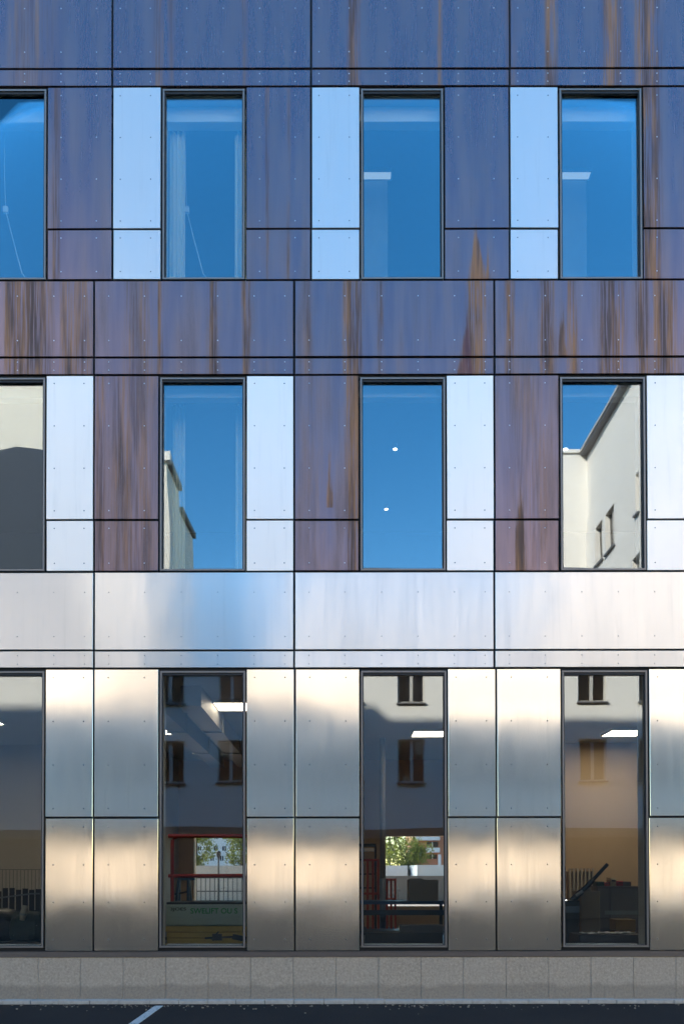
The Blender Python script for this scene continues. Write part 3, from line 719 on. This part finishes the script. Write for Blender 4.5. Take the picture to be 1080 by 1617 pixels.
# left room: barrier, crate, bag
y = 2.2; s_ = D + y
e = thing('barrier', 'thin wire barrier inside the leftmost ground floor window', 'barrier', (0, 0, 0))
MB().tube([P(-60, 1374), P(66, 1374)], .006, 6).build('top_wire', M['grey'], e)
for i in range(22):
    a = -60 + i * 5.8; q = P(a, 1374); MB().tube([(q[0], y, q[2]), (q[0], y, fz)], .0045, 5).build('bar', M['grey'], e)
y = 1.6; s_ = D + y
e = thing('slat_crate', 'dark slatted crate behind the bags in the leftmost ground floor window', 'crate', (0, 0, 0))
for i in range(12):
    a = -58 + i * 10.4; q = P(a, 1408 + rnd.uniform(-5, 3)); q2 = P(a + 7.4, 1440); MB().box(q[0], q2[0], y, y + .02, q2[2], q[2]).build('slat', plain('slat_paint', (.05, .043, .045), .6), e)
q0, q1 = P(-60, 1414), P(66, 1440); MB().box(q0[0], q1[0], y + .021, y + .5, fz, q1[2]).build('body', M['dark'], e)
MB().tube([P(-20, 1421, -.03), P(20, 1416, -.03), P(50, 1412, -.03), P(64, 1412, -.03)], .012, 6).build('strap', M['grey'], e)
def blob(px0, px1, py0, py1, y, dep, seed):
    q0, q1 = at(px0, py0, D + y), at(px1, py1, D + y); cx, cz = (q0[0] + q1[0]) / 2, (q0[1] + q1[1]) / 2; rx, rz = (q1[0] - q0[0]) / 2, (q0[1] - q1[1]) / 2
    r_ = random.Random(seed); ph = [r_.uniform(0, 6) for _ in range(6)]
    b = MB(); nu, nv = 22, 12
    def pt(i, j):
        th = 2 * math.pi * i / nu; f = math.pi * j / nv
        k = 1 + .07 * math.sin(3 * th + ph[0]) * math.sin(2 * f + ph[1]) + .05 * math.sin(5 * th + ph[2] + 3 * f)
        sq = lambda v: math.copysign(abs(v) ** .7, v)
        return (cx + rx * sq(math.cos(th)) * math.sin(f) ** .6 * k, y + dep * sq(math.sin(th)) * math.sin(f) ** .6 * k, cz + rz * sq(math.cos(f)) * k)
    for i in range(nu):
        for j in range(nv): b.quad([pt(i, j + 1), pt(i + 1, j + 1), pt(i + 1, j), pt(i, j)])
    return b
M['bag'] = plain('dark_green_canvas', (.035, .045, .04), .7, 0, .3, 8, .01)
e = thing('duffel_bag', 'dark green canvas bag at the inner sill of the leftmost ground floor window', 'bag', (0, 0, 0))
blob(18, 78, 1440, 1491, 1.0, .25, 3).build('bag_body', M['bag'], e, smooth=True)
y = .8; s_ = D + y; MB().tube([P(22, 1478, -.02), P(36, 1466, -.03), P(60, 1462, -.03)], .008, 6).build('strap', M['grey'], e)
e = thing('black_sack', 'black sack left of the dark green bag', 'sack', (0, 0, 0)); blob(-60, 32, 1437, 1492, 1.05, .3, 5).build('sack_body', M['dark'], e, smooth=True)
MB().tube([P(-20, 1440, .1), P(-14, 1436, .1)], .03, 8).build('knot', M['dark'], e)
e = thing('rolled_cloth', 'pale rolled cloth standing between the two bags', 'cloth', (0, 0, 0)); y = .78; s_ = D + y
MB().tube([P(35, 1454), P(37, 1442), P(40, 1431)], [.035, .045, .035], 10).build('roll', plain('pale_cloth', (.35, .31, .24), .8), e, smooth=True); MB().tube([P(36.5, 1446), P(37, 1443)], .047, 10).build('tie', M['grey'], e)
# support shelf under the bags
part('inner_bench', M['dark'], (XL + .3, W(70, 1490)[0] + .0, WT + .12, 1.5, fz, ZP(1492)))

# ------------------------------------------------------------------ trees
t = NT('leaves'); n = t.noise(t.pos(), 1.6, 3); oi = t.n('ObjectInfo').outputs['Random']
lc = t.mix(n, (.075, .10, .018), (.19, .21, .035))
pb = t.pbr(lc, .6, 0); tl = t.n('BsdfTranslucent'); t.set(tl.inputs[0], t.mix(.5, lc, (.34, .36, .035)))
mx = t.n('MixShader'); mx.inputs[0].default_value = .4; t.t.links.new(pb, mx.inputs[1]); t.t.links.new(tl.outputs[0], mx.inputs[2]); M['leaf'] = t.end(mx.outputs[0])
M['bark'] = plain('bark', (.10, .075, .055), .9, 0, .3, 6)
def tree(x, y, h, r, zb_, seed, label):
    r_ = random.Random(seed); e = thing('tree', label, 'tree', (x, y, 0), 'trees behind the building')
    tb = MB(); tb.tube([(0, 0, 0), (.04, .02, zb_ * .6), (0, 0, zb_ + .6), (.05, 0, h * .8)], [.14, .11, .09, .03], 8)
    for k in range(7):
        a = r_.uniform(0, 6.28); q = r_.uniform(.5, .85) * r; z0 = zb_ + r_.uniform(-.1, .9)
        tb.tube([(0, 0, z0), (math.cos(a) * q * .5, math.sin(a) * q * .5, z0 + .5), (math.cos(a) * q, math.sin(a) * q, z0 + r_.uniform(.7, 1.6))], [.05, .035, .012], 5)
    tb.build('trunk', M['bark'], e)
    b = MB(); cl = []
    for k in range(46):
        while True:
            v = Vector((r_.uniform(-1, 1), r_.uniform(-1, 1), r_.uniform(-1, 1)))
            if .3 < v.length < 1: break
        cl.append((Vector((v.x * r * .85, v.y * r * .85, zb_ + (h - zb_) * (.5 + v.z * .46))), r_.uniform(.22, .42) * r))
    for c_, cr in cl:
        for k in range(85):
            v = Vector((r_.gauss(0, 1), r_.gauss(0, 1), r_.gauss(0, 1))).normalized() * cr * r_.uniform(.5, 1.05)
            p_ = c_ + v; s_ = r_.uniform(.05, .10)
            a_ = Vector((r_.gauss(0, 1), r_.gauss(0, 1), r_.gauss(0, .6))).normalized(); d_ = a_.cross(Vector((r_.gauss(0, 1), r_.gauss(0, 1), r_.gauss(0, 1)))).normalized()
            b.quad([p_ - a_ * s_, p_ + d_ * s_ * .6, p_ + a_ * s_, p_ - d_ * s_ * .6])
    b.build('crown', M['leaf'], e)
S = 64.0
for px, s_, r_, h_, zb_, lab in ((310, 66, 1.55, 6.2, 2.3, 'green tree left of the lamp post, seen through the room'), (381, 62, 1.5, 6.0, 2.1, 'green tree right of the lamp post, seen through the room'),
                                 (642, 58, 1.75, 4.0, 1.9, 'bushy green tree in front of the brick house, seen through the room'), (615, 72, 1.5, 6.8, 2.6, 'darker tree behind the bushy one, beside the column')):
    tree(at(px, 1385, s_)[0], s_ - D, h_, r_, zb_, int(px), lab)
# fence, lamp post, wall, vans, houses on the far side
s_ = 44.0; y = s_ - D
e = thing('picket_fence', 'dark railing fence on the pink paving seen through the room', 'fence', (0, 0, 0))
xf0, xf1 = at(296, 1400, s_)[0], at(396, 1400, s_)[0]; n = 15
for i in range(n):
    x = xf0 + (xf1 - xf0) * i / (n - 1); MB().box(x - .022, x + .022, y, y + .03, 0, 1.62).build('picket', M['dark'], e)
for z in (.28, .82, 1.50): MB().box(xf0, xf1, y + .031, y + .06, z, z + .06).build('rail', M['dark'], e)
x = at(345, 1400, 43)[0]; e = thing('lamp_post', 'black lamp post standing at the fence', 'lamp post', (x, 32, 0))
MB().tube([(0, 0, 0), (0, 0, .5), (0, 0, 2.5)], [.07, .05, .035], 8).build('post', M['dark'], e); MB().tube([(-.14, 0, 2.45), (.14, 0, 2.45)], .02, 6).build('crossbar', M['dark'], e)
MB().tube([(0, 0, 2.5), (0, 0, 2.62), (0, 0, 2.8), (0, 0, 2.86)], [.06, .11, .12, .03], 8).build('lantern', M['dark'], e)
M['wplaster'] = plain('white_render', (.72, .69, .64), .85, 0, .06, .6)
M['cream'] = plain('cream_wall', (.62, .54, .43), .85, 0, .08, .8)
M['brick'] = plain('orange_brick', (.42, .16, .085), .85, 0, .15, 3); M['dglass'] = plain('dark_window_glass', (.02, .022, .026), .08)
MB().box(at(290, 1400, 57)[0], at(402, 1400, 57)[0], 46, 46.3, 0, 2.3).build('garden_wall', M['cream'])
tag(bpy.data.objects['garden_wall'], 'cream garden wall behind the dark railing fence', 'wall')
MB().box(at(600, 1400, 52)[0], at(725, 1400, 52)[0], 41, 41.25, 0, 1.62).build('boundary_wall', plain('grey_stone_wall', (.20, .17, .14), .9))
tag(bpy.data.objects['boundary_wall'], 'low grey stone wall in front of the white vans', 'wall')
def house(name, label, px0, px1, s_, h, mat, dep, wins, bands=()):
    x0, x1 = at(px0, 1385, s_)[0], at(px1, 1385, s_)[0]; y = s_ - D; e = thing(name, label, 'house', (0, 0, 0))
    hs = []
    for a, c, d, f in wins:
        q0, q1 = at(a, d, s_), at(c, f, s_); hs.append((q0[0], q1[0], q1[1], q0[1]))
    wall_holes(x0, x1, 0, h, y, y + .3, hs).build('wall', mat, e)
    MB().box(x0, x1, y + .3, y + dep, 0, h - .02).build('body', mat, e); MB().box(x0 - .3, x1 + .3, y - .3, y + dep + .3, h, h + .25).build('roof', M['flash'], e)
    for q in hs:
        o = empty('window', (0, 0, 0), e); MB().box(q[0], q[1], y + .2, y + .22, q[2], q[3]).build('pane', M['dglass'], o); MB().box((q[0]+q[1])/2 - .04, (q[0]+q[1])/2 + .04, y + .15, y + .2, q[2], q[3]).build('mullion', M['white'], o)
    for a, c, d, f in bands:
        q0, q1 = at(a, d, s_), at(c, f, s_); MB().box(q0[0], q1[0], y - .9, y - .0, q1[1], q0[1]).build('balcony', M['white'], e)
house('white_house', 'white house behind the trees and lamp post', 270, 420, 112, 12, M['wplaster'], 9, [(a, a + 6, 1321, 1326) for a in (312, 325, 338, 351, 364)] + [(a, a + 6, 1337, 1344) for a in (312, 325, 338, 351, 364)] + [(a, a + 6, 1352, 1360) for a in (319, 332, 347)])
house('brick_house', 'orange brick house with white balconies right of the bushy tree', 652, 730, 84, 14, M['brick'], 10, [(674, 692, 1330, 1338), (676, 690, 1350, 1357), (702, 716, 1330, 1338)], [(672, 693, 1340, 1347), (655, 693, 1322, 1328)])
MB().box(at(692.5, 1385, 82)[0], at(696.5, 1385, 82)[0], 71, 71.4, 0, at(690, 1350, 82)[1]).build('pillar', M['white'])
tag(bpy.data.objects['pillar'], 'white pillar in front of the brick house', 'pillar')
def van(px, s_, label, rot):
    e = thing('parked_van', label, 'van', (at(px, 1385, s_)[0], s_ - D, 0), 'white vans behind the low wall'); e.rotation_euler.z = rot
    b = MB(); prof = [(-2.3, .35), (2.3, .35), (2.35, 1.0), (2.1, 1.25), (1.45, 2.15), (1.2, 2.28), (-2.3, 2.28)]
    n = len(prof); b.quad([(x, -.9, z) for x, z in prof]); b.quad([(x, .9, z) for x, z in reversed(prof)])
    for i in range(n): (x0, z0), (x1, z1) = prof[i], prof[(i + 1) % n]; b.quad([(x0, .9, z0), (x1, .9, z1), (x1, -.9, z1), (x0, -.9, z0)])
    b.build('body', M['white'], e)
    b = MB()
    for sg in (-1, 1): b.box(.55, 1.35, sg * .905 - .004, sg * .905 + .004, 1.35, 2.0)
    b.build('side_window', M['dglass'], e); MB().box(-.45, .45, -.004, .004, -.78, .78, rot=None).build('windscreen', M['dglass'], e).matrix_local = Matrix.Translation((1.79, 0, 1.72)) @ Matrix.Rotation(R(-36), 4, 'Y') @ Matrix.Rotation(R(90), 4, 'Z') @ Matrix.Scale(.5, 4, (0, 0, 1)) @ Matrix.Scale(1.7, 4, (1, 0, 0))
    for x in (-1.45, 1.45):
        for sg in (-1, 1): MB().tube([(x, sg * .78, .33), (x, sg * .93, .33)], .33, 16).build('wheel', M['dark'], e)
van(622, 58.5, 'white van left of the bushy tree behind the low wall', R(86)); van(672, 56, 'white van right of the bushy tree behind the low wall', R(94))

# ------------------------------------------------------------------ across the street (seen only in the glass and steel)
M['render_white'] = plain('white_plaster', (.86, .82, .75), .85, 0, .03, .8)
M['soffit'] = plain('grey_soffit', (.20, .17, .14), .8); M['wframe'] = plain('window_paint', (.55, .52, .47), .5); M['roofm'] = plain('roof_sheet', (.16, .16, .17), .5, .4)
M['interior_dim'] = plain('dim_room', (.16, .13, .11), .9, 0, .5, 1.2)
M['glass_opp'] = glass('old_glass', .05, (.75, .74, .72), (1, 1, 1))
O = thing('apartment_block', 'white plastered apartment block across the street, raised on columns', 'building')
def opart(name, mat, *boxes): return part(name, mat, *boxes, parent=O)
YO = -22.0; SO = D + 22
zbm = at(540, 1308, SO)[1] - at(540, 1323, SO)[1]
zr0, zr1, zsof = 13.15, 11.2, at(540, 1308, SO)[1]
xs0 = at(341, 1200, SO)[0]; stp = at(437, 1200, SO)[0] - xs0; ww = at(385, 1200, SO)[0] - xs0
zsill = at(540, 1235, SO)[1]; zst = at(540, 1110, SO)[1] - zsill; hw_ = at(540, 1170, SO)[1] - zsill
XO0, XO1, XM = -26.0, 34.0, at(452, 900, SO)[0]
holes = []
for i in range(-8, 15):
    for j in range(3):
        x = xs0 + stp * i
        if j == 2 or x < -10.5: continue
        holes.append((x, x + ww, zsill + zst * j, zsill + zst * j + hw_))
wall_holes(XM, XO1, zsof, zr0, YO - .35, YO, [h for h in holes if h[0] > XM]).build('front_wall', M['render_white'], O)
wall_holes(XO0, XM, zsof, zr1, YO - .35, YO, [h for h in holes if h[1] < XM]).build('front_wall', M['render_white'], O)
opart('rear_block', M['render_white'], (XM, XO1, YO - 12, YO - 1.6, zsof, zr0 - .05), (XO0, XM - .01, YO - 12, YO - 1.6, zsof, zr1 - .05))
opart('roof', M['roofm'], (XM - .1, XO1, YO - 12.1, YO + .12, zr0, zr0 + .12), (XO0, XM - .12, YO - 12.1, YO + .12, zr1, zr1 + .12))
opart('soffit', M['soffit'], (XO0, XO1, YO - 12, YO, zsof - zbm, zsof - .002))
for h in holes:
    e = empty('window', (0, 0, 0), O); a, c, d, f = h; q = .07
    b = MB(); yy = YO - .2
    b.box(a, a + q, yy, yy + .07, d, f); b.box(c - q, c, yy, yy + .07, d, f); b.box(a + q, c - q, yy, yy + .07, f - q, f); b.box(a + q, c - q, yy, yy + .07, d, d + q); b.box((a + c) / 2 - .06, (a + c) / 2 + .06, yy + .002, yy + .08, d + q, f - q)
    b.build('frame', M['wframe'], e); MB().box(a + q, c - q, yy + .02, yy + .03, d + q, f - q).build('pane', M['glass_opp'], e)
    MB().box(a - .05, c + .05, YO - .25, YO + .1, d - .05, d).build('sill', M['roofm'], e); MB().box(a - .3, c + .3, YO - 1.2, YO - 1.15, d - .3, f + .3).build('curtain', M['interior_dim'], e)
for x in (-20, -10.2, -2.0, 6.9, 15.2, 24, 32): opart('column', M['render_white'], (x - .15, x + .15, YO - 5.15, YO - 4.85, 0, zsof - zbm))
M['bay'] = plain('dark_blocker', (.10, .085, .07), .8)
for pa, pb in ((-75, 78), (248, 393), (562, 712), (880, 1034)): opart('reflection_blocker', M['bay'], (at(pa, 1380, SO)[0], at(pb, 1380, SO)[0], YO - .6, YO - .1, 0, zsof - zbm - .003))  # added slabs keep the sunlit range out of the window reflections
# taller wing standing on the block at the right
xw = at(925, 716, 40)[0]; zw = at(925, 714, 40)[1]; zwb = zr0 + .12
wins = [(-1, 0)]
hs = []
for sa, sb, p0, p1 in ((38.7, 37.7, 0, 0), (37.3, 36.1, 0, 0), (33.45, 33.05, 0, 0)):
    hs.append((-(sa - D), -(sb - D), 15.4, 17.0))
hs.append((-(34.0 - D), -(33.05 - D), 12.95, 14.0))
b = wall_holes(-29.6, YO + .05, zwb - 1.4, zw, 0, .35, hs)
o = b.build('wing_wall', M['render_white'], O); o.data.transform(Matrix(((0, 1, 0, xw), (1, 0, 0, 0), (0, 0, 1, 0), (0, 0, 0, 1))))
for h in hs:
    e = empty('window', (0, 0, 0), O); a, c, d, f = h
    MB().box(xw + .2, xw + .22, a, c, d, f).build('pane', M['glass_opp'], e); MB().box(xw + .14, xw + .2, (a + c) / 2 - .05, (a + c) / 2 + .05, d, f).build('frame', M['wframe'], e); MB().box(xw + .3, xw + .33, a, c, d, f).build('curtain', M['interior_dim'], e)
    MB().box(xw - .1, xw + .2, a - .06, c + .06, d - .06, d).build('sill', M['roofm'], e)
opart('wing_block', M['render_white'], (xw + .36, XO1, -29.6, YO + .05, zwb - 1.4, zw - .02))
opart('wing_return', M['render_white'], (at(889, 720, 40)[0], xw, -36, -29.0, zwb, zw - .02))
opart('wing_eave', M['roofm'], (xw - .28, XO1, -29.8, YO + .3, zw - .12, zw)); opart('wing_roof', M['wframe'], (xw - .32, XO1, -36, YO + .34, zw + .002, zw + .12)); opart('return_cap', M['render_white'], (at(889, 720, 40)[0] - .1, xw - .33, -36, -28.9, zw, zw + .14))
# tall house behind the block, at the left
SL = 46.0; YL = -(SL - D)
L = thing('tower_house', 'tall cream house rising behind the apartment block across the street', 'building')
M['cream_p'] = plain('cream_plaster', (.80, .74, .63), .85, 0, .03, .8)
xc = at(268, 730, SL)[0]; zl = at(268, 729, SL)[1]; xh = at(118, 500, SL)[0]; zh = at(60, 488, SL)[1]; zq = 1.58 + 2.285 * abs(xc)
zu = at(540, 1323, SL)[1]
part('front_block', M['cream_p'], (xh, xc, YL - 3.3, YL, zu, zl), parent=L)
part('tall_block', M['cream_p'], (-34, xh - .002, YL - 12, YL + .0, zu, zh), parent=L)
part('rear_block', M['cream_p'], (xh, xc - .003, YL - 7.4, YL - 3.302, zu, zq), parent=L)
part('eave', M['soffit'], (xh, xc + .2, YL - 3.3, YL - .25, zl + .002, zl + .35), (xh, xc + .2, YL - 7.6, YL - 3.4, zq + .002, zq + .35), parent=L)
for x_ in (xc - .4, xc - 7, xc - 13, xc - 20): part('column', M['cream_p'], (x_ - .3, x_ + .3, YL - 2.6, YL - 2, 0, zu), parent=L)
part('cap', M['render_white'], (xh, xc + .22, YL - .248, YL + .2, zl + .002, zl + .42), parent=L)
M['gable_tone'] = plain('dark_blue_grey', (.03, .05, .078), .7, 0, .12, 1)
x0, x1 = at(-330, 700, 36)[0], at(71, 700, 36)[0]; xp_, zp_ = at(24, 698, 36); ze = at(70, 706, 36)[1]
b = MB(); n_ = [(x0, zr1 + .12), (x1, zr1 + .12), (x1, ze), (xp_, zp_), (x0, ze - 1.5)]
b.quad([(x, -25.0, z) for x, z in reversed(n_)]); b.quad([(x, -31.0, z) for x, z in n_])
for k in range(5): (xa_, za_), (xb_, zb2) = n_[k], n_[(k + 1) % 5]; b.quad([(xa_, -25, za_), (xb_, -25, zb2), (xb_, -31, zb2), (xa_, -31, za_)])
b.build('dark_gable', M['gable_tone'], O)  # dark blue-grey volume with a low peak on the left roof
# sunlit stone range far behind the raised block
M['sandstone'] = plain('tan_stone', (.58, .50, .395), .85, 0, .12, .4)
e = thing('stone_range', 'long low range of tan stone beyond the raised apartment block', 'building')
b = MB(); b.box(-90, 90, -112, -102, 0, 9.5); b.build('wall', M['sandstone'], e)
b = MB(); b.quad([(-91, -101.5, 9.5), (91, -101.5, 9.5), (91, -107, 12), (-91, -107, 12)]); b.quad([(91, -112.5, 9.5), (-91, -112.5, 9.5), (-91, -107, 12), (91, -107, 12)]); b.quad([(-91, -101.5, 9.5), (-91, -107, 12), (-91, -112.5, 9.5)]); b.quad([(91, -101.5, 9.5), (91, -112.5, 9.5), (91, -107, 12)]); b.build('roof', M['roofm'], e)
